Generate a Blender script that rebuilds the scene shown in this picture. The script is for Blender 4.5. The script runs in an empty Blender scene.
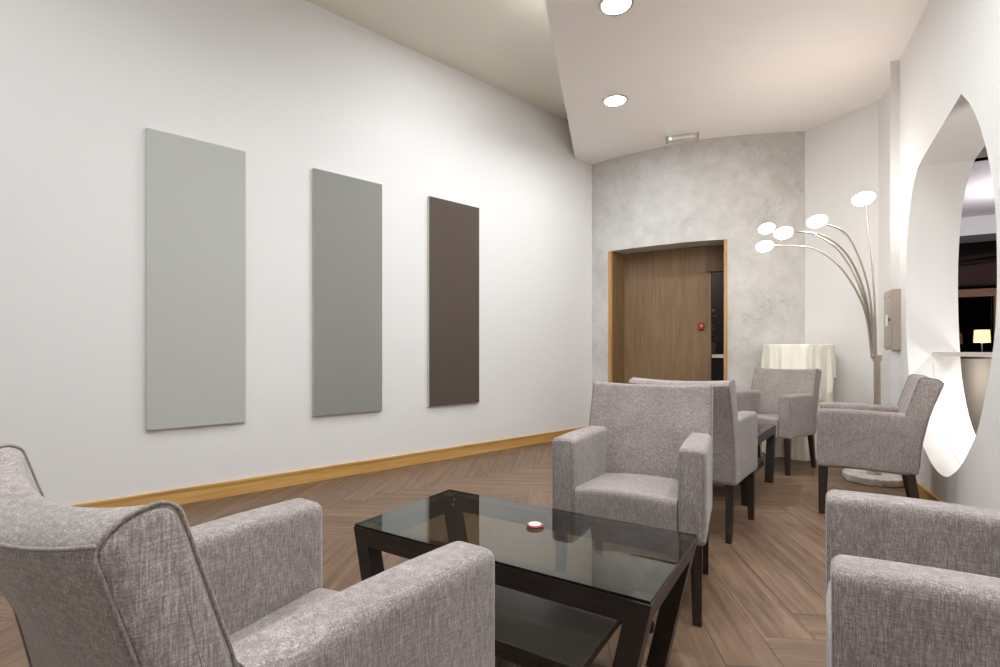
import bpy, bmesh, math, random
from mathutils import Vector, Matrix
random.seed(7)
S = bpy.context.scene
C = S.collection
F, HOR, H = 510.0, 352.0, 1.0          # focal length in pixels, horizon row, eye height (m)

# ------------------------------------------------------------------ materials
def rgb(r, g, b):
    def f(c):
        c /= 255.0
        return c / 12.92 if c <= 0.04045 else ((c + 0.055) / 1.055) ** 2.4
    return (f(r), f(g), f(b), 1.0)

class N:
    def __init__(s, name):
        s.m = bpy.data.materials.new(name); s.m.use_nodes = True
        s.t = s.m.node_tree; s.b = s.t.nodes['Principled BSDF']; s.out = s.t.nodes['Material Output']
    def n(s, typ, **kw):
        x = s.t.nodes.new(typ)
        for k, v in kw.items():
            if k in x.inputs.keys() if isinstance(k, str) else False: x.inputs[k].default_value = v
            else: setattr(x, k, v)
        return x
    def l(s, a, b): s.t.links.new(a, b)
    def set(s, **kw):
        for k, v in kw.items(): s.b.inputs[k.replace('_', ' ')].default_value = v
        return s
    def noise(s, vec, scale, detail=3.0, rough=0.55):
        x = s.t.nodes.new('ShaderNodeTexNoise')
        x.inputs['Scale'].default_value = scale; x.inputs['Detail'].default_value = detail; x.inputs['Roughness'].default_value = rough
        if vec is not None: s.l(vec, x.inputs['Vector'])
        return x.outputs['Fac']
    def coord(s, which='Object', scale=(1, 1, 1)):
        t = s.t.nodes.new('ShaderNodeTexCoord'); m = s.t.nodes.new('ShaderNodeMapping')
        m.inputs['Scale'].default_value = scale; s.l(t.outputs[which], m.inputs['Vector'])
        return m.outputs['Vector']
    def ramp(s, fac, stops):
        r = s.t.nodes.new('ShaderNodeValToRGB'); e = r.color_ramp.elements
        while len(e) < len(stops): e.new(0.5)
        for i, (p, c) in enumerate(stops): e[i].position = p; e[i].color = c
        s.l(fac, r.inputs['Fac']); return r.outputs['Color']
    def mix(s, fac, a, b, mode='MIX'):
        x = s.t.nodes.new('ShaderNodeMix'); x.data_type = 'RGBA'; x.blend_type = mode
        for sock, v in ((x.inputs[0], fac), (x.inputs[6], a), (x.inputs[7], b)):
            if hasattr(v, 'is_output'): s.l(v, sock)
            else: sock.default_value = v
        return x.outputs[2]
    def math(s, op, a, b=0.0):
        x = s.t.nodes.new('ShaderNodeMath'); x.operation = op
        for sock, v in ((x.inputs[0], a), (x.inputs[1], b)):
            if hasattr(v, 'is_output'): s.l(v, sock)
            else: sock.default_value = v
        return x.outputs[0]
    def bump(s, h, strength=0.2, dist=0.002):
        x = s.t.nodes.new('ShaderNodeBump'); x.inputs['Strength'].default_value = strength; x.inputs['Distance'].default_value = dist
        s.l(h, x.inputs['Height']); s.l(x.outputs['Normal'], s.b.inputs['Normal'])
    def color(s, c):
        if hasattr(c, 'is_output'): s.l(c, s.b.inputs['Base Color'])
        else: s.b.inputs['Base Color'].default_value = c

def plain(name, col, rough=0.5, metal=0.0, spec=0.5):
    k = N(name); k.color(col); k.set(Roughness=rough, Metallic=metal); k.b.inputs['Specular IOR Level'].default_value = spec
    f = k.noise(k.coord(), 60.0); k.bump(f, 0.03, 0.001)
    return k.m

def paint(name, col, amount=0.02):
    k = N(name); v = k.coord()
    f = k.noise(v, 1.3, 4.0)
    c2 = tuple(max(0, x * (1 - amount * 3)) for x in col[:3]) + (1,)
    k.color(k.mix(f, col, c2)); k.set(Roughness=0.75)
    k.b.inputs['Specular IOR Level'].default_value = 0.3
    k.bump(k.noise(v, 90.0, 3.0), 0.06, 0.002)
    return k.m

def fabric_mat(name, base, dark, light):
    k = N(name)
    warp = k.noise(k.coord('Object', (420, 420, 46)), 1.0, 2.0, 0.6)
    slub = k.noise(k.coord('Object', (170, 170, 16)), 1.0, 2.0, 0.7)
    weft = k.noise(k.coord('Object', (60, 60, 420)), 1.0, 2.0, 0.6)
    fine = k.noise(k.coord('Object', (1, 1, 1)), 520.0, 2.0, 0.6)
    blot = k.noise(k.coord('Object', (1, 1, 1)), 9.0, 4.0, 0.6)
    a = k.math('ADD', k.math('MULTIPLY', warp, 0.40), k.math('MULTIPLY', weft, 0.27))
    a = k.math('ADD', a, k.math('MULTIPLY', fine, 0.33))
    col = k.ramp(a, [(0.36, dark), (0.50, base), (0.66, light)])
    sl = k.ramp(slub, [(0.60, (0, 0, 0, 1)), (0.74, (1, 1, 1, 1))])
    slv = k.math('MULTIPLY', sl, 0.42)
    col = k.mix(slv, col, light)
    bl = k.ramp(blot, [(0.3, (0.86, 0.85, 0.85, 1)), (0.7, (1.08, 1.08, 1.08, 1))])
    col = k.mix(1.0, col, bl, 'MULTIPLY')
    k.color(col); k.set(Roughness=0.92)
    k.b.inputs['Specular IOR Level'].default_value = 0.15
    k.b.inputs['Sheen Weight'].default_value = 0.25; k.b.inputs['Sheen Roughness'].default_value = 0.5
    hb = k.math('ADD', a, k.math('MULTIPLY', blot, 1.2))
    k.bump(hb, 0.35, 0.003)
    return k.m

def wood_mat(name, dark, base, light, scale=(40, 40, 2.0), rough=0.45):
    k = N(name)
    g = k.noise(k.coord('Object', scale), 1.0, 5.0, 0.6)
    k.color(k.ramp(g, [(0.3, dark), (0.5, base), (0.7, light)])); k.set(Roughness=rough)
    k.bump(g, 0.08, 0.001)
    return k.m

def emit(name, col, strength):
    k = N(name); k.color((0.9, 0.9, 0.9, 1)); k.b.inputs['Emission Color'].default_value = col; k.b.inputs['Emission Strength'].default_value = strength
    return k.m

M = {}
M['wall'] = paint('white_wall_paint', rgb(230, 229, 227))
M['ceil'] = paint('ceiling_paint', rgb(244, 238, 234))
M['ceil_hi'] = paint('upper_ceiling_paint', rgb(232, 228, 216))
M['fabric'] = fabric_mat('grey_mauve_linen', rgb(142, 132, 128), rgb(109, 99, 96), rgb(190, 181, 176))
M['seam'] = fabric_mat('grey_mauve_piping', rgb(128, 118, 114), rgb(100, 91, 88), rgb(164, 155, 150))
M['leg'] = wood_mat('dark_wenge', rgb(28, 20, 17), rgb(42, 31, 27), rgb(58, 44, 38), (60, 60, 4), 0.42)
M['table'] = wood_mat('wenge_veneer', rgb(25, 19, 17), rgb(34, 27, 24), rgb(44, 36, 32), (8, 60, 60), 0.38)
M['base'] = wood_mat('oak_baseboard', rgb(186, 142, 78), rgb(202, 158, 92), rgb(212, 170, 106), (2, 2, 40), 0.4)
M['casing'] = wood_mat('oak_casing', rgb(164, 118, 66), rgb(182, 136, 82), rgb(196, 152, 98), (40, 40, 2), 0.4)
M['veneer'] = wood_mat('oak_veneer_panel', rgb(110, 86, 58), rgb(124, 98, 67), rgb(138, 111, 79), (70, 70, 2.2), 0.5)
M['lintel'] = paint('lintel_paint', rgb(120, 98, 80))
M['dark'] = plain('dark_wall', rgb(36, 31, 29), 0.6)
M['steel'] = plain('brushed_steel', rgb(190, 180, 168), 0.32, 1.0)
M['chrome'] = plain('satin_nickel', rgb(196, 186, 174), 0.3, 1.0)
M['boxgrey'] = plain('beige_enamel', rgb(172, 160, 148), 0.45)
M['boxdark'] = plain('dark_plastic', rgb(60, 54, 50), 0.5)
M['white'] = plain('white_plastic', rgb(235, 232, 226), 0.4)
M['shelf'] = plain('stone_shelf', rgb(205, 196, 186), 0.3)
M['red'] = plain('red_enamel', rgb(140, 28, 48), 0.35)
M['redbox'] = plain('red_plastic', rgb(150, 24, 26), 0.4)
M['panel1'] = plain('sage_grey_board', rgb(182, 184, 177), 0.8, 0, 0.2)
M['panel2'] = plain('mid_grey_board', rgb(141, 141, 135), 0.8, 0, 0.2)
M['panel3'] = plain('dark_brown_board', rgb(88, 77, 70), 0.8, 0, 0.2)
M['panel_edge'] = plain('pale_board_edge', rgb(196, 198, 190), 0.7)
M['glow'] = emit('downlight_diffuser', (0.925, 0.965, 1.0, 1), 190.0)
M['globe'] = emit('lamp_globe', (1.0, 0.90, 0.82, 1), 24.0)
M['shade'] = emit('lit_lamp_shade', (1.0, 0.62, 0.33, 1), 1.2)
M['led'] = emit('green_led', (0.25, 1.0, 0.72, 1), 3.0)
M['leaf'] = plain('plant_leaf', rgb(58, 92, 44), 0.5)
M['flower'] = plain('pink_petal', rgb(214, 160, 140), 0.6)
M['pot'] = plain('clay_pot', rgb(120, 100, 88), 0.6)
M['taupe'] = plain('taupe_panel', rgb(176, 166, 155), 0.4)
M['barframe'] = plain('pale_window_frame', rgb(190, 160, 146), 0.5)
M['barwall'] = paint('plum_grey_paint', rgb(96, 82, 88))
M['beam'] = plain('dark_beam', rgb(34, 28, 30), 0.5)

def nightglass():
    k = N('night_window_glass'); k.color(rgb(16, 13, 13)); k.set(Roughness=0.05); return k.m
M['night'] = nightglass()

def marble():
    k = N('grey_marble'); v = k.coord()
    f = k.noise(v, 14.0, 8.0, 0.7)
    k.color(k.ramp(f, [(0.35, rgb(150, 143, 136)), (0.5, rgb(196, 190, 183)), (0.65, rgb(216, 211, 205))])); k.set(Roughness=0.3)
    return k.m
M['marble'] = marble()

def cloth():
    k = N('ivory_cloth'); v = k.coord('Object', (1, 1, 1))
    k.color(k.mix(k.noise(v, 6.0), rgb(240, 236, 224), rgb(230, 225, 210))); k.set(Roughness=0.85)
    k.b.inputs['Sheen Weight'].default_value = 0.2
    k.bump(k.noise(v, 300.0), 0.1, 0.001)
    return k.m
M['cloth'] = cloth()

def plaster():
    k = N('venetian_plaster'); v = k.coord('Object', (1, 1, 1))
    big = k.noise(v, 1.6, 5.0, 0.6); mid = k.noise(v, 7.0, 6.0, 0.65)
    f = k.math('ADD', k.math('MULTIPLY', big, 0.5), k.math('MULTIPLY', mid, 0.5))
    col = k.ramp(f, [(0.36, rgb(182, 180, 174)), (0.5, rgb(197, 195, 191)), (0.64, rgb(210, 208, 205))])
    # trowel scars: thin ridges kept only in scattered patches
    w = k.t.nodes.new('ShaderNodeTexNoise'); w.inputs['Scale'].default_value = 3.6; w.inputs['Detail'].default_value = 7.0
    w.inputs['Roughness'].default_value = 0.62; w.inputs['Distortion'].default_value = 0.6
    k.l(v, w.inputs['Vector'])
    d = k.math('ABSOLUTE', k.math('SUBTRACT', w.outputs['Fac'], 0.5))
    line = k.ramp(d, [(0.0, (1, 1, 1, 1)), (0.016, (0, 0, 0, 1))])
    patch = k.ramp(k.noise(k.coord('Object', (1.0, 1.0, 0.8)), 2.4, 3.0), [(0.52, (0, 0, 0, 1)), (0.66, (1, 1, 1, 1))])
    scar = k.math('MULTIPLY', k.math('MULTIPLY', line, patch), 0.42)
    col = k.mix(scar, col, rgb(128, 122, 116))
    k.color(col); k.set(Roughness=0.42)
    k.bump(k.math('SUBTRACT', mid, scar), 0.18, 0.006)
    return k.m
M['plaster'] = plaster()

def floor_mat():
    k = N('herringbone_planks')
    uv = k.t.nodes.new('ShaderNodeUVMap'); uv.uv_map = 'UVMap'
    at = k.t.nodes.new('ShaderNodeAttribute'); at.attribute_name = 'plank'
    mp = k.t.nodes.new('ShaderNodeMapping'); mp.inputs['Scale'].default_value = (1.6, 26.0, 1.0); k.l(uv.outputs['UV'], mp.inputs['Vector'])
    g1 = k.t.nodes.new('ShaderNodeTexNoise'); g1.inputs['Scale'].default_value = 1.0; g1.inputs['Detail'].default_value = 6.0; g1.inputs['Roughness'].default_value = 0.6; g1.inputs['Distortion'].default_value = 0.35
    k.l(mp.outputs['Vector'], g1.inputs['Vector'])
    mp2 = k.t.nodes.new('ShaderNodeMapping'); mp2.inputs['Scale'].default_value = (1.1, 6.0, 1.0); k.l(uv.outputs['UV'], mp2.inputs['Vector'])
    wv = k.t.nodes.new('ShaderNodeTexNoise'); wv.inputs['Scale'].default_value = 1.0; wv.inputs['Detail'].default_value = 3.0; wv.inputs['Distortion'].default_value = 1.2
    k.l(mp2.outputs['Vector'], wv.inputs['Vector'])
    rings = k.math('PINGPONG', k.math('MULTIPLY', wv.outputs['Fac'], 7.0), 0.5)
    f = k.math('ADD', k.math('MULTIPLY', g1.outputs['Fac'], 0.75), k.math('MULTIPLY', rings, 0.12))
    col = k.ramp(f, [(0.28, rgb(96, 74, 57)), (0.44, rgb(119, 95, 76)), (0.62, rgb(144, 118, 97))])
    sep = k.t.nodes.new('ShaderNodeSeparateColor'); k.l(at.outputs['Color'], sep.inputs['Color'])
    mul = k.ramp(sep.outputs['Red'], [(0.0, (0.86, 0.85, 0.84, 1)), (1.0, (1.1, 1.1, 1.1, 1))])
    k.color(k.mix(1.0, col, mul, 'MULTIPLY')); k.set(Roughness=0.42)
    k.b.inputs['Specular IOR Level'].default_value = 0.4
    k.bump(g1.outputs['Fac'], 0.08, 0.001)
    return k.m
M['floor'] = floor_mat()
M['joint'] = plain('floor_joint', rgb(70, 58, 50), 0.7)

def tinted_glass():
    k = N('smoked_glass'); t = k.t
    tr = t.nodes.new('ShaderNodeBsdfTransparent'); tr.inputs['Color'].default_value = (0.58, 0.56, 0.48, 1)
    gl = t.nodes.new('ShaderNodeBsdfGlossy'); gl.inputs['Roughness'].default_value = 0.0; gl.inputs['Color'].default_value = (0.95, 0.97, 0.94, 1)
    fr = t.nodes.new('ShaderNodeFresnel'); fr.inputs['IOR'].default_value = 1.5
    mx = t.nodes.new('ShaderNodeMixShader')
    ge = t.nodes.new('ShaderNodeNewGeometry')
    front = k.math('SUBTRACT', 1.0, ge.outputs['Backfacing'])
    both = k.math('MINIMUM', k.math('MULTIPLY', fr.outputs[0], 1.3), 1.0)
    # upper face mirrors, lower face only tints
    up = t.nodes.new('ShaderNodeSeparateXYZ'); t.links.new(ge.outputs['True Normal'], up.inputs[0])
    fac = k.math('MULTIPLY', k.math('MULTIPLY', both, front), k.math('GREATER_THAN', up.outputs['Z'], 0.5))
    t.links.new(fac, mx.inputs[0]); t.links.new(tr.outputs[0], mx.inputs[1]); t.links.new(gl.outputs[0], mx.inputs[2])
    t.links.new(mx.outputs[0], k.out.inputs['Surface'])
    return k.m
M['glass'] = tinted_glass()
M['glass_edge'] = plain('dark_glass_edge', rgb(14, 18, 16), 0.1)

# ------------------------------------------------------------------ mesh helpers
def link(name, bm, mats, parent=None, smooth=False, angle=None):
    me = bpy.data.meshes.new(name)
    bmesh.ops.recalc_face_normals(bm, faces=bm.faces)
    bm.to_mesh(me); bm.free()
    for m in (mats if isinstance(mats, (list, tuple)) else [mats]): me.materials.append(m)
    if smooth:
        for p in me.polygons: p.use_smooth = len(p.vertices) <= 8
        if angle is not None: me.set_sharp_from_angle(angle=math.radians(angle))
    o = bpy.data.objects.new(name, me); C.objects.link(o)
    if parent is not None: o.parent = parent
    return o

def tag(o, label=None, cat=None, group=None, kind=None):
    if label: o['label'] = label
    if cat: o['category'] = cat
    if group: o['group'] = group
    if kind: o['kind'] = kind
    return o

def thing(name, label, cat, loc=(0, 0, 0), rz=0.0, group=None):
    o = bpy.data.objects.new(name, None); C.objects.link(o); o.empty_display_size = 0.1
    o.location = loc; o.rotation_euler = (0, 0, rz)
    return tag(o, label, cat, group)

def box(bm, c, d, bevel=0.0, mat=None, seg=2, mi=0):
    r = bmesh.ops.create_cube(bm, size=1.0)
    vs = r['verts']
    for v in vs: v.co = Vector((v.co.x * d[0], v.co.y * d[1], v.co.z * d[2]))
    fs = set(f for v in vs for f in v.link_faces)
    if bevel > 0:
        rr = bmesh.ops.bevel(bm, geom=list(set(e for v in vs for e in v.link_edges)), offset=bevel, segments=seg, affect='EDGES', profile=0.5)
        vs = list(set(v for f in rr['faces'] for v in f.verts) | set(v for v in vs if v.is_valid))
        fs = set(f for v in vs for f in v.link_faces)
    mt = mat or Matrix.Identity(4)
    for v in vs: v.co = mt @ (v.co + Vector(c))
    for f in fs: f.material_index = mi
    return vs

def loft(bm, rings, cap=True, closed=True):
    rows = [[bm.verts.new(p) for p in r] for r in rings]
    n = len(rows[0])
    for a, b in zip(rows, rows[1:]):
        for i in range(n if closed else n - 1):
            j = (i + 1) % n
            bm.faces.new((a[i], a[j], b[j], b[i]))
    if cap and closed:
        bm.faces.new(rows[0][::-1]); bm.faces.new(rows[-1])
    return rows

def tube(bm, pts, r, seg=8, closed=False, radii=None):
    pts = [Vector(p) for p in pts]; n = len(pts); rings = []; up = None
    for i, p in enumerate(pts):
        a = pts[i - 1] if (i > 0 or closed) else p
        b = pts[(i + 1) % n] if (i < n - 1 or closed) else p
        t = (b - a).normalized()
        if up is None:
            up = t.orthogonal().normalized()
        up = (up - t * up.dot(t)).normalized()
        s = t.cross(up); rr = radii[i] if radii else r
        rings.append([p + up * rr * math.cos(2 * math.pi * k / seg) + s * rr * math.sin(2 * math.pi * k / seg) for k in range(seg)])
    if closed: rings.append(rings[0]); loft(bm, rings[:-1], cap=False); return
    loft(bm, rings)

def lathe(bm, prof, seg=32, c=(0, 0, 0), sc=(1, 1)):
    rings = []
    for r, z in prof:
        rings.append([(c[0] + r * sc[0] * math.cos(2 * math.pi * k / seg), c[1] + r * sc[1] * math.sin(2 * math.pi * k / seg), c[2] + z) for k in range(seg)])
    loft(bm, rings)

def round_poly(pts, radii, seg=4):
    out = []; n = len(pts)
    for i in range(n):
        p = Vector(pts[i]); a = Vector(pts[i - 1]); b = Vector(pts[(i + 1) % n]); r = radii[i]
        if r <= 0: out.append(p); continue
        da = (a - p); db = (b - p)
        r = min(r, da.length * 0.45, db.length * 0.45)
        pa = p + da.normalized() * r; pb = p + db.normalized() * r
        for k in range(seg + 1):
            t = k / seg
            out.append((1 - t) ** 2 * pa + 2 * t * (1 - t) * p + t * t * pb)
    return out

def densify(pts, step):
    out = []; n = len(pts)
    for i in range(n):
        a = Vector(pts[i]); b = Vector(pts[(i + 1) % n]); k = max(1, int((b - a).length / step))
        for j in range(k): out.append(a + (b - a) * j / k)
    return out

def inset(poly, e):
    n = len(poly); out = []
    area = sum(poly[i - 1].x * poly[i].y - poly[i].x * poly[i - 1].y for i in range(n))
    sg = 1.0 if area > 0 else -1.0
    for i in range(n):
        t = (poly[(i + 1) % n] - poly[i - 1])
        if t.length < 1e-9: out.append(poly[i].copy()); continue
        t.normalize(); out.append(poly[i] + Vector((-t.y, t.x)) * e * sg)
    return out

# ------------------------------------------------------------------ the plan (metres; x to the right, y away from the eye, floor z = 0)
K = 1.0447                                                              # scale of the room shell about the eye
LW0, LWD = Vector((1.072, 5.944)) * K, Vector((-0.7481, -0.6636))          # left wall: start (far corner) and direction towards the eye
LWN = Vector((0.6636, -0.7481))                                         # into the room
RW0, RWD = Vector((2.985, 3.806)) * K, Vector((-0.448, -0.894))             # right wall
RWN = Vector((0.894, -0.448))                                           # away from the room
CEIL, CEIL_HI = 1 + 2.18 * K, 1 + 2.57 * K
def lw(t, off=0.0): return LW0 + LWD * t + LWN * off
def rw(t, u=0.0): return RW0 + RWD * t + RWN * u

_S = [(x, v / K) for x, v in [(592, 85.8), (625, 90.2), (664, 94.3), (700, 97.4), (745, 99.6), (805, 101.4)]]
def s_at(x):
    n = len(_S)
    for i in range(n - 1):
        if x <= _S[i + 1][0] or i == n - 2:
            x0, y0 = _S[i]; x1, y1 = _S[i + 1]
            m0 = (_S[i + 1][1] - _S[i - 1][1]) / (_S[i + 1][0] - _S[i - 1][0]) if i > 0 else (y1 - y0) / (x1 - x0) * 1.12
            m1 = (_S[i + 2][1] - y0) / (_S[i + 2][0] - x0) if i < n - 2 else (y1 - y0) / (x1 - x0)
            h = x1 - x0; t = (x - x0) / h
            return (2*t**3-3*t**2+1)*y0 + (t**3-2*t**2+t)*h*m0 + (-2*t**3+3*t**2)*y1 + (t**3-t**2)*h*m1
def pw(x):                                                              # plan point of the curved plaster wall
    s = s_at(x); return Vector(((x - 500) / s, F / s))
def pn(x):                                                              # its normal, away from the room
    t = (pw(min(x + 2, 805)) - pw(max(x - 2, 592))).normalized(); return Vector((-t.y, t.x))

def vwall(name, a, b, z0, z1, thick, mat, kind='structure', parent=None):
    """straight wall slab from plan point a to b; thickness to the left of a->b"""
    bm = bmesh.new(); a = Vector(a); b = Vector(b); t = (b - a).normalized(); nn = Vector((-t.y, t.x)) * thick
    q = [a, b, b + nn, a + nn]
    loft(bm, [[(p.x, p.y, z0) for p in q], [(p.x, p.y, z1) for p in q]])
    return tag(link(name, bm, mat, parent), kind=kind)

def prism(bm, pts, z0, z1):
    loft(bm, [[(p[0], p[1], z0) for p in pts], [(p[0], p[1], z1) for p in pts]])

# ---- floor: true herringbone, planks 0.18 x 0.90
def build_floor():
    bm = bmesh.new(); uvl = bm.loops.layers.uv.new('UVMap'); cl = bm.loops.layers.float_color.new('plank')
    W, n = 0.18, 5; a = Vector((0.9945, -0.105)); b = Vector((0.105, 0.9945)); g = 0.0012 / W
    def plank(x0, y0, w, h, horiz):
        c = a * ((x0 + w / 2) * W) + b * ((y0 + h / 2) * W) + Vector((0.1, 2.6))
        if not (-5.2 < c.x < 4.6 and -2.3 < c.y < 7.5): return
        q = [(x0 + g, y0 + g), (x0 + w - g, y0 + g), (x0 + w - g, y0 + h - g), (x0 + g, y0 + h - g)]
        vs = []
        for (x, y) in q:
            p = a * (x * W) + b * (y * W) + Vector((0.1, 2.6)); vs.append(bm.verts.new((p.x, p.y, 0)))
        f = bm.faces.new(vs); r = random.random(); ou, ov = random.random() * 40, random.random() * 40
        L = n * W
        uv = [(0, 0), (L, 0), (L, W), (0, W)] if horiz else [(0, 0), (0, W), (L, W), (L, 0)]
        for lp, t in zip(f.loops, uv): lp[uvl].uv = (t[0] + ou, t[1] + ov); lp[cl] = (r, r, r, 1)
    R = 46
    for y in range(-R, R):
        for m in range(-12, 12): plank(y + 2 * n * m, y, n, 1, True)
    for x in range(-R, R):
        for m in range(-12, 12): plank(x, x + 1 - 2 * n * m, 1, n, False)
    vs = [bm.verts.new(p) for p in ((-5.3, -2.4, -.003), (4.7, -2.4, -.003), (4.7, 7.6, -.003), (-5.3, 7.6, -.003))]
    f = bm.faces.new(vs); f.material_index = 1
    o = link('floor', bm, [M['floor'], M['joint']]); tag(o, kind='structure')
build_floor()

# ---- walls
LT = 6.9                                                                # left wall runs on past the frame's edge
vwall('wall_left', lw(LT), lw(0), 0, CEIL_HI, 0.12, M['wall'])
BK = -1.6
pl = lw(LT)
vwall('wall_side', (pl.x, BK), pl, 0, CEIL_HI, 0.12, M['wall'])
tb = (RW0.y - BK) / 0.894
vwall('wall_behind', rw(tb), (pl.x, BK), 0, CEIL_HI, 0.12, M['wall'])

DX0, DX1, DH = 610.0, 726.5, 1 + 1.14 * K                                       # doorway in the plaster wall
def plaster_wall():
    bm = bmesh.new(); T = 0.30
    def strip(x0, x1, z0, z1, n):
        xs = [x0 + (x1 - x0) * i / n for i in range(n + 1)]
        r = []
        for x in xs:
            p, q = pw(x), pw(x) + pn(x) * T
            if x0 == DX1: q = p + (pw(x).normalized() * .31).lerp(pn(x) * T, min(1, (x - x0) / 20))
            r.append([(p.x, p.y, z0), (q.x, q.y, z0), (q.x, q.y, z1), (p.x, p.y, z1)])
        loft(bm, r)
    strip(592, DX0, 0, DH, 4); strip(DX1, 805, 0, DH, 16); strip(592, 805, DH, CEIL, 40)
    return tag(link('wall_plaster', bm, M['plaster'], None, True, 25), kind='structure')
plaster_wall()
def m_ray(x): return pw(x) * (1 + .28 / pw(x).length)
def casing(name, x0, x1, fx, inner):
    """oak edge strip of the doorway with the lining that turns into the reveal"""
    bm = bmesh.new(); f = -0.012
    p0, p1 = pw(x0) + pn(fx) * f, pw(x1) + pn(fx) * f
    q1, q0 = pw(x1) + pn(fx) * 0.30, pw(x0) + pn(fx) * 0.30
    if inner < 0: q1, q0 = m_ray(x1), m_ray(x0)
    m0, m1 = p0 + pn(fx) * .03, p1 + pn(fx) * .03
    prism(bm, [p0, p1, m1, m0], 0, DH - 0.001)
    n0 = len(bm.faces)
    prism(bm, [m0, m1, q1, q0], 0, DH - 0.001)
    for i, f in enumerate(list(bm.faces)): f.material_index = 0 if i < n0 else 1
    return tag(link(name, bm, [M['casing'], M['veneer']]), kind='structure')
casing('trim_1', DX0 - 1.2, DX0 + 1.8, DX0, 1); casing('trim_2', DX1 - 2.6, DX1 + 0.6, DX1, -1)

# veneer wall at the back of the doorway, its lintel and the dark room past it
v0 = pw(DX0) + pn(DX0) * 0.30; v1 = Vector((2.28, 5.51)) * K
vwall('wall_veneer', v0 + (v0 - v1).normalized() * .25, v1, 0, 2.7, 0.06, M['veneer'])
vd = (v1 - v0).normalized()
vwall('wall_lintel', v1 - vd * 0.05 + Vector((-.012, -.02)), v1 + vd * 0.7 + Vector((-.012, -.02)), 1.905, 2.7, 0.1, M['lintel'])
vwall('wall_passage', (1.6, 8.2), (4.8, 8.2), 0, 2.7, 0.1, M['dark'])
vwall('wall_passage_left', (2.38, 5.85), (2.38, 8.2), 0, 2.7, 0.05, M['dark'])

# white wall beside the lamp, recess, pilaster
K0 = pw(805); K1 = Vector((3.285, 4.425)) * K; K2 = Vector((3.075, 3.87)) * K
vwall('wall_corner', K0, K1, 0, CEIL, 0.12, M['wall'])
vwall('wall_recess', K1, K2, 0, CEIL, 0.12, M['wall'])
bm = bmesh.new()
pf = Vector((2.925, 3.822)) * K
prism(bm, [pf, rw(-0.012, 0.0), rw(-0.10, 0.16), pf + RWN * 0.17 - RWD * 0.05], 0, CEIL)
tag(link('wall_pilaster', bm, M['wall']), kind='structure')

# right wall with the egg-shaped opening
EGG = [(961.3,93.7),(969.3,103),(976.7,117.8),(983,136.7),(988.2,157.7),(992.4,183),(995.2,208),(996.4,235),(997,262),(996.8,290),
       (995.6,322),(993.6,345),(990.3,366),(986,391.5),(981,416),(975,437.5),(963.5,462),(954.6,472.8),(945.2,476.8),(934.9,468.5),
       (927.3,455),(921.5,441),(914,414),(908.9,376),(906.8,335),(906,295),(906.4,258),(908.2,225),(911.8,193),(918,167),(928,149),(940,129),(951,110.5)]
def wall_tz(x, y):
    r = (x - 500) / F; t = (RW0.y * r - RW0.x) / (0.894 * r - 0.448); D = RW0.y - 0.894 * t
    return t, H - (y - HOR) * D / F
egg = [wall_tz(x, y) for x, y in EGG]
def smooth_loop(pts, sub=3, corners=()):
    out = []; n = len(pts)
    for i in range(n):
        p0, p1, p2, p3 = pts[i - 1], pts[i], pts[(i + 1) % n], pts[(i + 2) % n]
        if i in corners: p0 = p1
        if (i + 1) % n in corners: p3 = p2
        for k in range(sub):
            t = k / sub
            out.append(tuple(0.5 * (2*p1[c] + (p2[c]-p0[c])*t + (2*p0[c]-5*p1[c]+4*p2[c]-p3[c])*t*t + (3*p1[c]-p0[c]-3*p2[c]+p3[c])*t**3) for c in (0, 1)))
    return out
egg_s = smooth_loop(egg, 3, (0, 29))
TD = 0.30
def right_wall():
    bm = bmesh.new()
    def P(t, z): p = rw(t); return bm.verts.new((p.x, p.y, z))
    outer = [P(-0.012, 0), P(tb, 0), P(tb, CEIL), P(-0.012, CEIL)]
    inner = [P(t, z) for t, z in egg_s]
    es = []
    for lp in (outer, inner):
        for i in range(len(lp)): es.append(bm.edges.new((lp[i], lp[(i + 1) % len(lp)])))
    bmesh.ops.triangle_fill(bm, edges=es, use_beauty=True)
    r = bmesh.ops.extrude_face_region(bm, geom=bm.faces[:])
    for v in [g for g in r['geom'] if isinstance(g, bmesh.types.BMVert)]: v.co += Vector((RWN.x, RWN.y, 0)) * TD
    tag(link('wall_right', bm, M['wall'], None, True, 20), kind='structure')
right_wall()
# joint line round the lower half of the opening
bm = bmesh.new()
pts = [(t, z) for t, z in egg_s if z < 1.0]
i0 = max(range(len(pts)), key=lambda i: math.dist(pts[i], pts[(i + 1) % len(pts)])); pts = pts[i0 + 1:] + pts[:i0 + 1]
tube(bm, [(*(rw(t, 0.145)), z) for t, z in pts], 0.0022, 6)
tag(link('trim_3', bm, M['shelf'], None, True), kind='structure')

# ceilings
e0, e1 = Vector((0.845, 5.742)) * K, Vector((0.279, 3.158)) * K; ed = (e1 - e0).normalized(); eB = e0 + ed * ((e0.y - BK) / -ed.y)
bm = bmesh.new()
poly = [e0, Vector(lw(0)) ] + [pw(592 + (805 - 592) * i / 30) for i in range(31)] + [K1, K2, rw(0, .2), rw(tb, .2), Vector((eB.x, BK - .1)), eB]
poly = [p for i, p in enumerate(poly) if i == 0 or (p - poly[i - 1]).length > 1e-4]
prism(bm, poly, CEIL, CEIL_HI + .02)
tag(link('ceiling', bm, M['ceil']), kind='structure')
bm = bmesh.new()
prism(bm, [Vector((1.4, 6.7)), lw(LT, -.2) + Vector((-.2, 0)), Vector((pl.x - .2, BK - .2)), Vector((1.0, BK - .2))], CEIL_HI, CEIL_HI + .08)
tag(link('ceiling_upper', bm, M['ceil_hi']), kind='structure')

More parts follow.
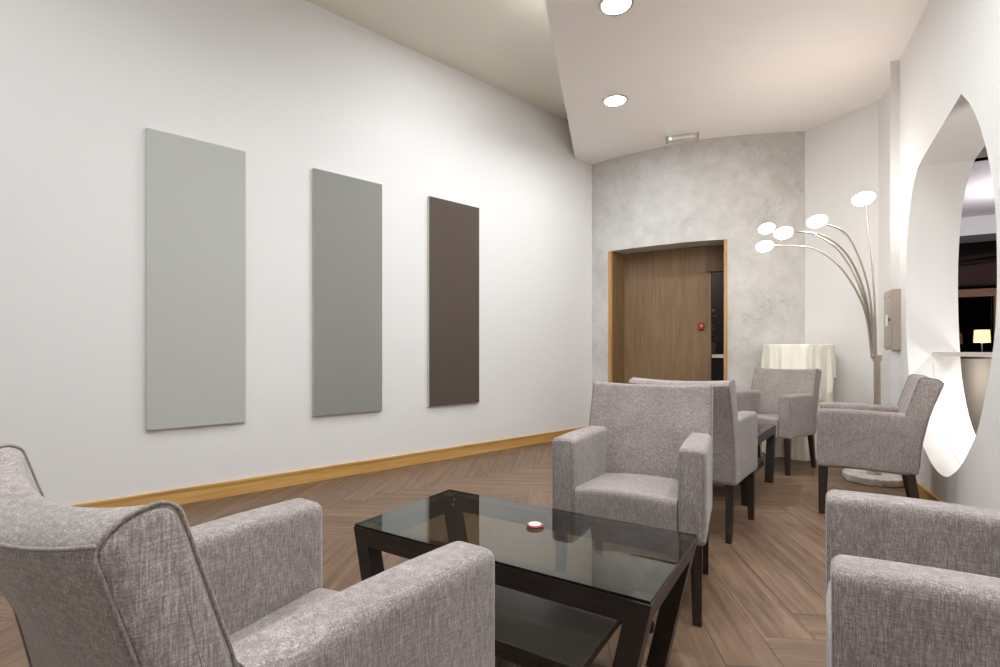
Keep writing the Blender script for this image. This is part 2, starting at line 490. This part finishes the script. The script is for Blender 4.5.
# baseboards
def baseboard(name, a, b, n, h=0.104):
    bm = bmesh.new(); a = Vector(a); b = Vector(b)
    prism(bm, [a, b, b + n * .014, a + n * .014], 0, h - .016)
    prism(bm, [a, b, b + n * .020, a + n * .020], h - .016, h)
    return tag(link(name, bm, M['base']), kind='structure')
baseboard('baseboard_left', lw(LT - .02), lw(0.02), LWN)
baseboard('baseboard_right', rw(0.0), rw(tb - .02), -RWN)
baseboard('baseboard_corner', K0, K1, Vector((-.93, -.37)).normalized())
def curved_base(name, x0, x1):
    bm = bmesh.new(); r = []
    for i in range(13):
        x = x0 + (x1 - x0) * i / 12; p = pw(x); q = p - pn(x) * .016
        r.append([(p.x, p.y, 0), (q.x, q.y, 0), (q.x, q.y, .104), (p.x, p.y, .104)])
    loft(bm, r); tag(link(name, bm, M['base']), kind='structure')
curved_base('baseboard_plaster', 729, 804)

# ------------------------------------------------------------------ colour panels on the left wall
def panel(x0, x1, ytop, mat, label):
    # plan distance along the wall from the two picture columns
    def t_of(x):
        r = (x - 500) / F; return (LW0.x - r * LW0.y) / (r * LWD.y - LWD.x)
    t0, t1 = t_of(x0), t_of(x1); z0, z1 = 1 - .473 * K, 1 + 1.352 * K
    root = thing('wall_panel', label, 'panel', (*lw((t0 + t1) / 2), z0), math.atan2(-LWD.y, -LWD.x), 'plain colour panels on the white wall')
    w = abs(t1 - t0); hgt = z1 - z0; th = 0.026
    bm = bmesh.new(); box(bm, (0, -th / 2 - .002, hgt / 2), (w, th, hgt), .002); link('core_board', bm, M['panel_edge'], root)
    bm = bmesh.new(); box(bm, (0, -th - .0035, hgt / 2), (w - .004, .003, hgt - .004)); link('colour_face', bm, mat, root)
panel(145.6, 244.6, 129, M['panel1'], 'pale sage grey rectangular panel on the white wall, the lightest of three')
panel(312, 380.6, 169, M['panel2'], 'mid grey rectangular panel on the white wall, between the pale and the brown one')
panel(427.3, 477.4, 197, M['panel3'], 'dark brown rectangular panel on the white wall, the darkest of three')

# ------------------------------------------------------------------ armchairs
CW, CD, AW = 0.604, 0.497, 0.102
HW, HD = CW / 2, CD / 2
def chair(label, group='matching grey armchairs of the lounge', hollow=.022, dip=.011, slim=0.0):
    root = thing('armchair', label, 'armchair', group=group)
    fab, sm = M['fabric'], M['seam']
    # backrest: side profile (depth, height) swept over the width, hollow in plan and dipping at the top
    prof = [(0.41, 0.295), (0.494, 0.295), (0.505, 0.46), (0.542, 0.65), (0.603, 0.822), (0.580, 0.846), (0.512, 0.855), (0.495, 0.846), (0.433, 0.64), (0.41, 0.45)]
    if slim: prof = [(d + (slim if i > 5 else (-.4 * slim if z > .8 else 0)), z) for i, (d, z) in enumerate(prof)]
    rp = round_poly([Vector(p) for p in prof], [.02, .02, .06, .08, .022, .02, .02, .02, .06, .05], 4)
    rp = densify(rp, 0.02)
    re = 0.016
    st = [(-HW + re * (1 - math.cos(a)), re * (1 - math.sin(a))) for a in [k * math.pi / 10 for k in range(6)]]
    mids = [-HW + re + (CW - 2 * re) * k / 16 for k in range(1, 16)]
    stations = st + [(m, 0) for m in mids] + [(-x, e) for x, e in st[::-1]]
    def sm3(t): t = max(0, min(1, t)); return t * t * (3 - 2 * t)
    def shape(x, d, z):
        q = 1 - (x / HW) ** 2; h = sm3((z - .42) / .42)
        return (x, d + hollow * q * h - HD, z - dip * q * h)
    bm = bmesh.new()
    loft(bm, [[shape(x, p.x, p.y) for p in inset(rp, e)] for x, e in stations])
    back = link('backrest', bm, fab, root, True, 50)
    bm = bmesh.new()
    for sx in (-1, 1):
        path = [p for p in rp if p.y > 0.33]
        # start after the bottom edge so the run is continuous: rear bottom -> top -> front
        k0 = max(range(len(path)), key=lambda i: (path[(i + 1) % len(path)] - path[i]).length)
        path = path[k0 + 1:] + path[:k0 + 1]
        tube(bm, [shape(sx * (HW - .006), p.x, p.y) for p in inset(path, 0.0)], 0.0024, 6)
    # seam along the rear edge of the top
    tube(bm, [shape(x, 0.6015 - .4 * slim, 0.826) for x in [-HW + .004 + (CW - .008) * k / 16 for k in range(17)]], 0.0024, 6)
    link('piping', bm, sm, back, True)
    # arms
    for sx in (-1, 1):
        x0, x1 = sx * (HW - .0015), sx * (HW - AW)
        pr = round_poly([Vector((x0, .292)), Vector((x1, .292)), Vector((x1, .645)), Vector((x0, .645))], [.024, .024, .026, .026], 5)
        pr = densify(pr, .025)
        r = 0.02; rings = []
        for k in range(6):
            a = k * math.pi / 10; rings.append((r * (1 - math.sin(a)) * 1.0, r * (1 - math.cos(a))))
        sts = [(d, e) for (e, d) in [(r * (1 - math.sin(k * math.pi / 10)), r * (1 - math.cos(k * math.pi / 10))) for k in range(6)]]
        sts += [(.056 * k, 0) for k in range(1, 9)]
        bm = bmesh.new()
        loft(bm, [[(p.x, d - HD, p.y + 0.004 * math.sin(d * 9)) for p in inset(pr, e)] for d, e in sts])
        arm = link('armrest', bm, fab, root, True, 50)
        bm = bmesh.new(); q = inset(pr, .012)
        q = [p for p in q if p.y > .31]; k0 = max(range(len(q)), key=lambda i: (q[(i + 1) % len(q)] - q[i]).length); q = q[k0 + 1:] + q[:k0 + 1]
        tube(bm, [(p.x, -HD + .0035, p.y) for p in q], .0028, 6)
        link('seam', bm, sm, arm, True)
    # seat block with crowned top and apron
    bm = bmesh.new(); w = HW - AW - .002
    pr = round_poly([Vector((-.0, .295)), Vector((.42, .295)), Vector((.42, .425)), Vector((.0, .452))], [.006, 0, 0, .03], 6)
    pr = densify(pr, .04); rings = []
    for i in range(13):
        x = -w + 2 * w * i / 12; q = 1 - (x / w) ** 2
        rings.append([(x, p.x - HD + .003 - .006 * q * (1 if p.x < .02 else 0), p.y + (.012 * q if p.y > .4 else 0)) for p in pr])
    loft(bm, rings); link('seat', bm, fab, root, True, 50)
    # legs
    for sx in (-1, 1):
        for fr in (1, 0):
            y0 = (-HD + .030) if fr else (HD - .04); y1 = (-HD + .026) if fr else (HD + .010)
            xx = sx * (HW - .038); bm = bmesh.new()
            a, b = .022, .0155; xb = xx + sx * .004
            loft(bm, [[(xb - b, y1 - b, 0), (xb + b, y1 - b, 0), (xb + b, y1 + b, 0), (xb - b, y1 + b, 0)],
                      [(xx - a, y0 - a, .3), (xx + a, y0 - a, .3), (xx + a, y0 + a, .3), (xx - a, y0 + a, .3)]])
            bmesh.ops.bevel(bm, geom=bm.edges[:], offset=.002, segments=1, affect='EDGES')
            link('leg', bm, M['leg'], root)
    # the chair narrows towards the back
    for o in children(root):
        for m in [o] + children(o):
            for v in m.data.vertices: v.co.x *= 1 - .095 * max(0, v.co.y + HD) / .56
    return root
def children(o): return [c for c in bpy.data.objects if c.parent == o]
def dup(o, parent=None):
    c = o.copy(); C.objects.link(c)
    if parent: c.parent = parent
    for ch in children(o): dup(ch, c)
    return c
def place(o, P0, dep, near_right):
    """P0: plan of the front outer corner nearest the eye; dep: unit plan direction front -> back"""
    d = Vector(dep).normalized(); right = Vector((d.y, -d.x))           # local +x for local +y = d
    lat = -right if near_right else right
    c = Vector(P0) + d * HD + lat * HW
    o.location = (c.x, c.y, 0); o.rotation_euler = (0, 0, math.atan2(-d.x, d.y))
chairs = [
    ('grey linen armchair behind the glass coffee table, facing it over the round tin', (.743, 1.832), (.465, .885), True),
    ('grey linen armchair turned away, its back against another armchair back', None, None, None),
    ('grey linen armchair seen from the side before the egg-shaped wall opening', (1.955, 3.15), (.83, -.558), True),
    ('grey linen armchair in front of the tall table with the white cloth', (2.33, 4.09), (.83, .56), True),
    ('grey linen armchair cut off by the frame at right, only two arms showing', (.541, .832), (.85, -.527), True),
    ('grey linen armchair seen from behind, cut off by the frame at lower left', (0.0, .925), (-.567, -.824), False),
]
first = chair(chairs[0][0])
for i, (lab, P0, dep, nr) in enumerate(chairs):
    o = first if i == 0 else (chair(lab, hollow=.034, dip=.030, slim=.026) if i == 5 else dup(first))
    o['label'] = lab
    if i == 1:
        d = Vector((-.592, -.806)).normalized(); P0 = Vector((1.25, 2.645)) - d * CD; place(o, P0, d, False)
    else: place(o, P0, dep, nr)

# ------------------------------------------------------------------ coffee tables
TL, TW, TH = 0.985, 0.51, 0.43
def coffee_table(label):
    root = thing('coffee_table', label, 'table', group='dark wenge coffee tables with smoked glass tops')
    hl, hw = TL / 2, TW / 2; rh, rt = .055, .05; zt = TH - .008
    bm = bmesh.new()
    def lean(z): return .22 * (zt - z)
    for sy in (-1, 1):
        y0, y1 = sy * hw, sy * (hw - rt)
        loft(bm, [[(sx * (hl - .03 - lean(z)), y, z) for y, z in ((y0, zt - rh), (y1, zt - rh), (y1, zt), (y0, zt))] for sx in (-1, 1)])
    for sx in (-1, 1):
        loft(bm, [[(sx * (hl - w_ - lean(z)), y, z) for w_, z in ((0, zt - rh), (rt, zt - rh), (rt, zt), (0, zt))] for y in (-hw + .03, hw - .03)])
    fr = link('frame', bm, M['table'], root)
    bm = bmesh.new(); box(bm, (0, 0, TH - .004), (TL - .006, TW - .006, .0078))
    for f in bm.faces: f.material_index = 0 if abs(f.calc_center_median().z - (TH - .004)) > .002 else 1
    link('glass_top', bm, [M['glass'], M['glass_edge']], root)
    lw_ = .056
    for sx in (-1, 1):
        for sy in (-1, 1):
            bm = bmesh.new(); zt2 = zt + .0004
            def ring(x, y, z, a, b): return [(x - a, y - b, z), (x + a, y - b, z), (x + a, y + b, z), (x - a, y + b, z)]
            xt = sx * (hl - lw_ / 2 + .0006); xb = sx * (hl - lw_ / 2 - .22 * zt); yy = sy * (hw - .0275)
            loft(bm, [ring(xb, yy, 0, .028, .028), ring(xt, yy, zt2, .028, .028)])
            bmesh.ops.bevel(bm, geom=bm.edges[:], offset=.0015, segments=1, affect='EDGES')
            link('leg', bm, M['table'], root)
    bm = bmesh.new(); box(bm, (0, 0, .168), (TL - .40, TW - .11, .026), .002, seg=1); link('shelf', bm, M['table'], root)
    for sy in (-1, 1):
        bm = bmesh.new(); box(bm, (0, sy * (hw - .075), .14), (TL - .24, .024, .03), .001, seg=1); link('stretcher', bm, M['table'], root)
    return root
ct = coffee_table('dark wenge coffee table with smoked glass top and a small round tin on it')
def place_table(o, corner, short, long):
    """corner: plan of one top corner; short/long: unit directions of the edges leaving it"""
    s, l = Vector(short).normalized(), Vector(long).normalized()
    c = Vector(corner) + s * TW / 2 + l * TL / 2
    o.location = (c.x, c.y, 0); o.rotation_euler = (0, 0, math.atan2(l.y, l.x))
place_table(ct, (.345, 1.161), (.536, .845), (-.843, .538))
ct2 = dup(ct)
ct2['label'] = 'dark coffee table half hidden between two armchairs near the white clothed table'
place_table(ct2, (2.165, 4.0), (-.79, .61), (-.61, -.79))
# fixing caps inside the far corner of the first table
fr = [c for c in children(ct) if c.name.startswith('frame')][0]
for k in range(6):
    a = math.pi * (1.0 + k / 5.0); bm = bmesh.new()
    bmesh.ops.create_cone(bm, cap_ends=True, segments=10, radius1=.0055, radius2=.005, depth=.003,
        matrix=Matrix.Translation((TL / 2 - .040 + .030 * math.cos(a), -(TW / 2 - .057), TH - .018 + .036 * math.sin(a) )) @ Matrix.Rotation(math.pi / 2, 4, 'X'))
    o = link('fixing_cap', bm, M['white'], fr); tag(o, 'white cap')

# the round tin on the glass
tx, ty = (534.9 - 500) / 307, F / 307
t = thing('round_tin', 'small round tin with white top and dark red rim on the glass', 'tin', (tx, ty, TH))
bm = bmesh.new(); lathe(bm, [(.0, 0), (.020, 0), (.025, .002), (.026, .005), (.0, .005)], 32); link('tin_base', bm, M['chrome'], t, True, 35)
bm = bmesh.new(); lathe(bm, [(.019, .005), (.028, .005), (.029, .007), (.027, .0092), (.0205, .0105), (.019, .0100)], 32); link('rim', bm, M['red'], t, True, 35)
bm = bmesh.new(); lathe(bm, [(.0, .0055), (.0205, .0055), (.0207, .0102), (.019, .0112), (.0, .0116)], 32); link('lid', bm, M['white'], t, True, 35)

# ------------------------------------------------------------------ arc floor lamp
LB = Vector((2.90, 3.955))
lamp = thing('arc_floor_lamp', 'tall five-armed arc floor lamp with glowing globes on a round marble base', 'lamp', (LB.x, LB.y, 0))
bm = bmesh.new(); lathe(bm, [(.0, 0), (.195, 0), (.203, .006), (.205, .05), (.199, .057), (.0, .057)], 48); link('base', bm, M['marble'], lamp, True, 35)
def wp(x, y, D): return Vector(((x - 500) / F * D, D, H - (y - HOR) * D / F)) - Vector((LB.x, LB.y, 0))
bm = bmesh.new(); lathe(bm, [(.0, .057), (.05, .057), (.05, .066), (.03, .075), (.0, .075)], 24)
link('collar', bm, M['chrome'], lamp, True, 35)
pd = LB.y
z1 = wp(877, 355, pd).z; bm = bmesh.new(); px = wp(877.5, 400, pd).x
tube(bm, [(px - .02, 0, .06), (px, 0, .5), (px - .004, 0, z1 - .001)], .022, 14); link('pole', bm, M['chrome'], lamp, True, 40)
bm = bmesh.new()
tube(bm, [(px - .004, 0, .93), (px - .004, 0, z1)], .033, 16); link('clamp', bm, M['chrome'], lamp, True, 40)
arms = [   # picture track of each arm and of its globe, with the depth at the tip
    ([(876, 358), (874.5, 300), (871, 250), (866, 207)], (863.4, 198.3), 3.95, 11.6),
    ([(875, 358), (872.5, 318), (866, 278), (852, 242), (840, 229.5), (828, 225)], (817, 221), 3.95, 10.8),
    ([(873.5, 358), (870, 318), (860, 279), (845, 252), (828, 238), (812, 233), (795, 231.6)], (783.5, 232.6), 3.95, 10.4),
    ([(873, 358), (869, 320), (857, 280), (841, 253), (826, 240.5), (812, 233.6), (792, 231.2), (776, 229)], (766.6, 228.2), 4.25, 9.0),
    ([(872, 358), (867, 320), (858, 294), (842, 269), (826, 255), (808, 247), (776, 245.5)], (764.8, 245.8), 4.05, 9.4),
]
def spline(pts, sub=6):
    out = []; n = len(pts)
    for i in range(n - 1):
        p0, p1, p2, p3 = pts[max(i - 1, 0)], pts[i], pts[i + 1], pts[min(i + 2, n - 1)]
        for k in range(sub):
            t = k / sub
            out.append(0.5 * (2*p1 + (p2-p0)*t + (2*p0-5*p1+4*p2-p3)*t*t + (3*p1-p0-3*p2+p3)*t**3))
    out.append(pts[-1]); return out
for trk, g, dt, gr in arms:
    n = len(trk); P = [wp(x, y, pd + (dt - pd) * (i / (n - 1)) ** 1.5) for i, (x, y) in enumerate(trk)]
    gc = wp(g[0], g[1], dt)
    P.append(P[-1].lerp(gc, .75))
    bm = bmesh.new(); sp = spline(P); tube(bm, sp, .008, 8, radii=[.0085 - .004 * i / len(sp) for i in range(len(sp))])
    arm = link('arm', bm, M['chrome'], lamp, True)
    tip = (P[-2] - gc); tip.z *= .3; ax = tip.normalized() if tip.length > 1e-4 else Vector((1, 0, 0))
    tilt = Matrix.Rotation(math.radians(-9), 4, 'Y')
    bm = bmesh.new()
    bmesh.ops.create_uvsphere(bm, u_segments=28, v_segments=16, radius=1.0)
    k = dt / F * gr * .83
    for v in bm.verts:
        c = v.co; zz = c.z * (.60 if c.z > 0 else .72)
        v.co = gc + tilt @ Vector((c.x * k, c.y * k, zz * k))
    link('globe', bm, M['globe'], arm, True)

# ------------------------------------------------------------------ tall table in white cloth
TC = Vector((2.885, 4.95)); TR = 0.295; TZ = 1.073
def skirt(name, z_top, z_bot, r0, r1, folds, amp, seed, hemvar, label, cat, z_off=0.0):
    rnd = random.Random(seed); seg = 220; ph = [rnd.random() * 6.28 for _ in range(6)]
    bm = bmesh.new(); rings = []
    rings.append([(0.02 * math.cos(2 * math.pi * k / seg), 0.02 * math.sin(2 * math.pi * k / seg), z_top) for k in range(seg)])
    rings.append([((r0 - .012) * math.cos(2 * math.pi * k / seg), (r0 - .012) * math.sin(2 * math.pi * k / seg), z_top) for k in range(seg)])
    nz = 16
    for j in range(nz + 1):
        f = j / nz; ring = []
        for k in range(seg):
            a = 2 * math.pi * k / seg
            w = math.sin(a * folds + ph[0] + .6 * math.sin(3 * a + ph[1])) * .7 + .3 * math.sin(a * folds * 2.3 + ph[2])
            zb = z_bot(a)
            r = r0 + (r1 - r0) * f ** 1.15 + amp * (min(1, f * 1.6) ** .8) * w
            ring.append((r * math.cos(a), r * math.sin(a), z_top - .006 - (z_top - .006 - zb) * f))
        rings.append(ring)
    loft(bm, rings, cap=False)
    bm.faces.new([v for v in bm.verts[:seg]])
    o = link(name, bm, M['cloth'], None, True, 60)
    o.location = (TC.x, TC.y, 0); return tag(o, label, cat)
skirt('tablecloth', TZ - .006, lambda a: .004 + .012 * max(0, math.sin(7 * a)), TR - .02, TR + .005, 13, .012, 3, 0,
      'white floor-length cloth over the tall round table in the corner', 'tablecloth')
skirt('overlay_cloth', TZ, lambda a: .66 + .10 * math.cos(4 * (a + .62)), TR + .004, TR + .012, 13, .018, 3, 0,
      'shorter ivory top cloth hanging in folds over the longer white cloth', 'tablecloth')

# ------------------------------------------------------------------ electrical box, call point, emergency light, downlights
rdir = (K2 - K1).normalized(); rnorm = Vector((rdir.y, -rdir.x))         # out of the recess wall, into the room
if rnorm.x > 0: rnorm = -rnorm
# box: front face from picture column 883 to 892, side face to 902
bd, bw = .15, .30
D0 = 3.97
fr0 = Vector(((892 - 500) / F * D0, D0)); 
axis_w = Vector((.42, .907)).normalized(); axis_d = Vector((.907, -.42)).normalized()
eb = thing('electrical_box', 'grey metal electrical box mounted on the wall behind the arc lamp', 'electrical box', (fr0.x, fr0.y, 1.015), math.atan2(axis_d.y, axis_d.x))
bw = .21; bd = .11; bh = .475
bm = bmesh.new(); box(bm, (bd / 2, bw / 2, bh / 2), (bd, bw, bh), .004); link('housing', bm, M['boxgrey'], eb)
bm = bmesh.new(); box(bm, (-.004, bw / 2, bh / 2 + .004), (.008, bw - .012, bh - .03), .002); dr = link('box_door', bm, M['boxgrey'], eb)
bm = bmesh.new(); box(bm, (-.011, .025, bh / 2), (.01, .014, .022), .002); link('latch', bm, M['boxdark'], dr)
for z in (.03, bh - .055):
    for y in (.04, bw - .04):
        bm = bmesh.new(); box(bm, (-.009, y, z), (.004, .022, .006)); link('vent_slot', bm, M['boxdark'], dr)
bm = bmesh.new(); box(bm, (-.009, bw * .55, bh / 2), (.003, .05, .09)); link('label_plate', bm, M['white'], dr)

cpx = v0 + vd * ((701.5 - 500) / F * v0.y - v0.x) / (vd.x - (701.5 - 500) / F * vd.y)
cp = thing('fire_call_point', 'small red fire alarm call point on the wooden wall in the doorway', 'fire alarm', (cpx.x, cpx.y, H + 26 / (F / cpx.y) - .04), math.atan2(vd.y, vd.x))
bm = bmesh.new(); box(bm, (0, -.02, .04), (.06, .04, .08), .004); link('housing', bm, M['redbox'], cp)
bm = bmesh.new(); box(bm, (.004, -.042, .04), (.022, .004, .03)); link('button_plate', bm, M['base'], cp)

ea = math.atan2(-.30, .95)
el = thing('emergency_light', 'small emergency light with green indicator on the ceiling by the plaster wall', 'emergency light', (1.815 * K, 5.08 * K, CEIL), ea)
bm = bmesh.new(); box(bm, (0, .0, -.012), (.34, .10, .022), .004); link('back_plate', bm, M['white'], el)
bm = bmesh.new(); box(bm, (0, 0, -.05), (.32, .075, .055), .014, seg=3); lens = link('cover', bm, M['shelf'], el)
bm = bmesh.new(); tube(bm, [(-.10, -.03, -.058), (.12, -.03, -.058)], .014, 10); link('tube', bm, M['white'], el, True)
for x in (-.152, .152):
    bm = bmesh.new(); box(bm, (x, 0, -.052), (.018, .08, .062), .004); link('end_cap', bm, M['boxgrey'], el)
bm = bmesh.new(); bmesh.ops.create_uvsphere(bm, u_segments=12, v_segments=8, radius=.010, matrix=Matrix.Translation((-.118, -.041, -.06))); link('indicator', bm, M['led'], el, True)

def downlight(proto=None):
    root = thing('ceiling_downlight', 'x', 'ceiling light', group='round recessed ceiling downlights')
    bm = bmesh.new(); lathe(bm, [(.088, 0.0), (.112, 0.0), (.110, -.006), (.095, -.010), (.088, -.004)], 40)
    link('ring', bm, M['chrome'], root, True, 40)
    bm = bmesh.new(); lathe(bm, [(.0, -.0055), (.0895, -.0055), (.0895, -.0015), (.0, -.0015)], 40); link('diffuser', bm, M['glow'], root)
    return root
dl = downlight()
spots = [((616 - 500) / 159.5 * K, F / 159.5 * K, CEIL, 'round recessed ceiling downlight at the top edge of the picture'),
         ((615 - 500) / 115.4 * K, F / 115.4 * K, CEIL, 'round recessed ceiling downlight nearer the grey plaster wall'),
         (.46, 1.97, CEIL, ''), (.19, .74, CEIL, ''), (-.08, -.5, CEIL, ''),  # entries without a label are unseen, added to light the room
         (-1.2, 1.2, CEIL_HI, ''), (-2.2, 1.3, CEIL_HI, ''), (.02, 3.72, CEIL_HI, ''), (1.5, 1.9, CEIL, ''), (.95, .7, CEIL, '')]
for i, (x, y, z, lab) in enumerate(spots):
    o = dl if i == 0 else dup(dl)
    o.location = (x, y, z); o['label'] = lab or 'added ceiling downlight, unseen, out of the frame above the seating'

# ------------------------------------------------------------------ shelf in the opening and the bar room beyond
bm = bmesh.new(); ta, tbb = egg[24][0] - .005, 1.70
P = [rw(.165, .143), rw(1.70, .143), rw(1.70, .29), rw(.165, .29)]
prism(bm, P, .972, .999)
tag(link('bar_shelf', bm, M['shelf']), 'narrow pale stone shelf spanning the egg-shaped wall opening', 'shelf')
BD = Vector((.86, -.51)).normalized(); BN = Vector((BD.y, -BD.x))       # bar room cross direction; BN towards the eye side
BN = Vector((-.51, -.86)).normalized()
def bp(D, a): return Vector((.925 * D, D)) + BD * a                     # point at depth D on the line of sight, shifted along BD
def bwall(name, D, a0, a1, z0, z1, th, mat): return vwall(name, bp(D, a0), bp(D, a1), z0, z1, th, mat)
bwall('wall_bar_upper', 4.2, -.45, 2.2, 2.59, 3.2, .1, M['wall'])
bm = bmesh.new(); q = [bp(4.2, -.45), bp(4.2, 2.2), bp(6.05, 3.0), bp(6.05, -1.2)]; prism(bm, q, 2.59, 2.66); tag(link('ceiling_bar', bm, M['ceil']), kind='structure')
bwall('wall_bar_bulkhead', 6.0, -1.2, 3.0, 2.376, 2.66, .55, M['wall'])
bwall('wall_bar_far', 9.0, -3, 4, 2.16, 3.6, .1, M['barwall'])
bwall('wall_bar_low', 9.0, -3, 4, 0, .7, .1, M['barwall'])
bm = bmesh.new(); q = [bp(6.5, -2), bp(6.5, 3), bp(9.2, 4), bp(9.2, -3)]; prism(bm, q, 3.3, 3.36); tag(link('ceiling_bar_far', bm, M['barwall']), kind='structure')
bm = bmesh.new()
for zz, a0, a1 in ((2.62, -3, 4),):
    p, q = bp(8.9, a0), bp(8.9, a1); tube(bm, [(p.x, p.y, zz - .35), (q.x, q.y, zz + .35)], .05, 6)
tag(link('trim_4', bm, M['beam']), kind='structure')
wi = tag(link('window_1', (lambda b: (prism(b, [bp(9.0, -3), bp(9.0, 4), bp(9.03, 4), bp(9.03, -3)], .7, 2.16), b)[1])(bmesh.new()), M['night']), kind='structure')
def fbar(name, a0, a1, z0, z1, th=.06):
    bm = bmesh.new(); p, q = bp(8.97, a0), bp(8.97, a1)
    prism(bm, [p, q, q + BN * th, p + BN * th], z0, z1); link(name, bm, M['barframe'], wi)
fbar('window_head', -3, 4, 1.97, 2.10); fbar('window_sill', -3, 4, .68, .74)
am = ((993.5 - 500) / F - .925) * 8.95 / (.86 + .51 * .9676); fbar('mullion', am, am + .10, .7, 2.0)
# table lamp on a sideboard
lx = Vector(((982 - 500) / F * 8.3, 8.3))
sb = thing('sideboard', 'low dark sideboard under the lit table lamp in the bar room', 'sideboard', (lx.x, lx.y, 0), math.atan2(BD.y, BD.x))
bm = bmesh.new(); box(bm, (0, 0, .42), (1.1, .4, .64), .004); link('carcass', bm, M['table'], sb)
bm = bmesh.new(); box(bm, (0, 0, .755), (1.16, .44, .03), .004); link('top', bm, M['table'], sb)
for sx in (-1, 1):
    for sy in (-1, 1):
        bm = bmesh.new(); box(bm, (sx * .5, sy * .16, .05), (.04, .04, .1)); link('leg', bm, M['table'], sb)
tl = thing('table_lamp', 'small lit table lamp with drum shade seen through the egg-shaped opening', 'lamp', (lx.x, lx.y, .77))
bm = bmesh.new(); lathe(bm, [(.0, 0), (.07, 0), (.07, .015), (.012, .025), (.010, .42), (.0, .42)], 20); link('stem', bm, M['chrome'], tl, True, 35)
bm = bmesh.new(); zs = H + 9.5 / (F / 8.3) - .77
lathe(bm, [(.105, zs), (.096, zs + .205), (.092, zs + .205), (.101, zs)], 28); bm2 = bm
link('lamp_shade', bm, M['shade'], tl, True, 35)
# steel-fronted bar counter below the shelf
bm = bmesh.new(); c0 = rw(-2.2, .75); 
bc = thing('bar_counter', 'taupe bar counter front seen below the shelf in the opening', 'counter', (c0.x, c0.y, 0), math.atan2(RWD.y, RWD.x))
box(bm, (.9, .15, .47), (2.2, .3, .94), .004); link('counter_front', bm, M['taupe'], bc)
bm = bmesh.new(); box(bm, (.9, .14, .955), (2.26, .36, .03), .004); link('worktop', bm, M['steel'], bc)
# passage beyond the doorway: ledge and plant
g = thing('passage_counter', 'grey ledge of a counter in the dark doorway gap', 'counter', (2.95, 6.75, 0))
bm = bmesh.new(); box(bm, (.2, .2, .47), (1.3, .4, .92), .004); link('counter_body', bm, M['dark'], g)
bm = bmesh.new(); box(bm, (.2, .2, .945), (1.36, .46, .05), .004); link('worktop', bm, M['steel'], g)
pp = thing('potted_plant', 'green leafy plant with pink blossom in the dark doorway gap', 'plant', (2.83, 6.88, .97))
bm = bmesh.new(); lathe(bm, [(.0, 0), (.06, 0), (.085, .14), (.078, .145), (.0, .13)], 20); link('pot', bm, M['pot'], pp, True, 35)
bm = bmesh.new(); rnd = random.Random(4)
for k in range(46):
    a = rnd.random() * 6.28; h = .13 + rnd.random() * .42; r = .02 + rnd.random() * .11
    c = Vector((r * math.cos(a), r * math.sin(a), h)); d = Vector((math.cos(a), math.sin(a), .5)).normalized() * .05; sd = d.cross(Vector((0, 0, 1))).normalized() * .018
    vs = [bm.verts.new(c - d), bm.verts.new(c + sd), bm.verts.new(c + d), bm.verts.new(c - sd)]; bm.faces.new(vs)
tube(bm, [(0, 0, .1), (.01, 0, .3), (0, .01, .55)], .008, 6)
o = link('foliage', bm, M['leaf'], pp)
bm = bmesh.new()
for k in range(5):
    a = k * 1.256; bmesh.ops.create_uvsphere(bm, u_segments=8, v_segments=6, radius=.022, matrix=Matrix.Translation((.03 * math.cos(a), -.04 + .03 * math.sin(a), .58)))
link('blossom', bm, M['flower'], pp, True)

# ------------------------------------------------------------------ table lamp bulb and added fill lights in the adjoining rooms
def point(name, loc, energy, col, r=.08):
    l = bpy.data.lights.new(name, 'POINT'); l.energy = energy; l.color = col; l.shadow_soft_size = r
    o = bpy.data.objects.new(name, l); C.objects.link(o); o.location = loc; return o
point('bar_lamp_bulb', (lx.x, lx.y, .77 + zs + .10), 12, (1, .75, .5), .04)
p = bp(5.0, .4); point('bar_room_fill', (p.x, p.y, 2.2), 22, (.92, .88, 1.0), .12)  # added dim violet fill for the bar room, no fixture
p = rw(2.2, .8); point('jamb_fill', (p.x, p.y, 1.9), 48, (1, .93, .86), .1)  # added fill out of view, brightens the jamb of the opening
p = rw(.6, .5); point('jamb_low_fill', (p.x, p.y, .7), 7, (1, .97, .93), .08)  # added fill, lifts the lower jamb and the counter
p = rw(-.9, .42); point('counter_fill', (p.x, p.y, .8), 5, (1, .95, .9), .06)  # added fill hidden behind the wall, brightens the counter front
point('passage_fill', (3.3, 7.6, 2.3), 14, (1, .9, .75), .1)  # added fill that brings out the plant in the passage

# ------------------------------------------------------------------ world, camera, view
w = bpy.data.worlds.new('World'); S.world = w; w.use_nodes = True
w.node_tree.nodes['Background'].inputs['Color'].default_value = (1, .97, .93, 1); w.node_tree.nodes['Background'].inputs['Strength'].default_value = 0.0
cd = bpy.data.cameras.new('Camera'); cam = bpy.data.objects.new('Camera', cd); C.objects.link(cam)
cam.location = (0, 0, H); cam.rotation_euler = (math.pi / 2, 0, 0)
cd.sensor_width = 36.0; cd.lens = F / 1000 * 36.0; cd.shift_y = (HOR - 333.5) / 1000; cd.clip_start = .02
S.camera = cam
S.view_settings.view_transform = 'Standard'; S.view_settings.look = 'None'; S.view_settings.gamma = 1.0; S.view_settings.use_curve_mapping = False
S.view_settings.exposure = 0.38
S.cycles.use_denoising = True
S.cycles.max_bounces = 10; S.cycles.diffuse_bounces = 6; S.cycles.transparent_max_bounces = 12
S.cycles.sample_clamp_indirect = 6.0
S.cycles.caustics_reflective = False; S.cycles.caustics_refractive = False
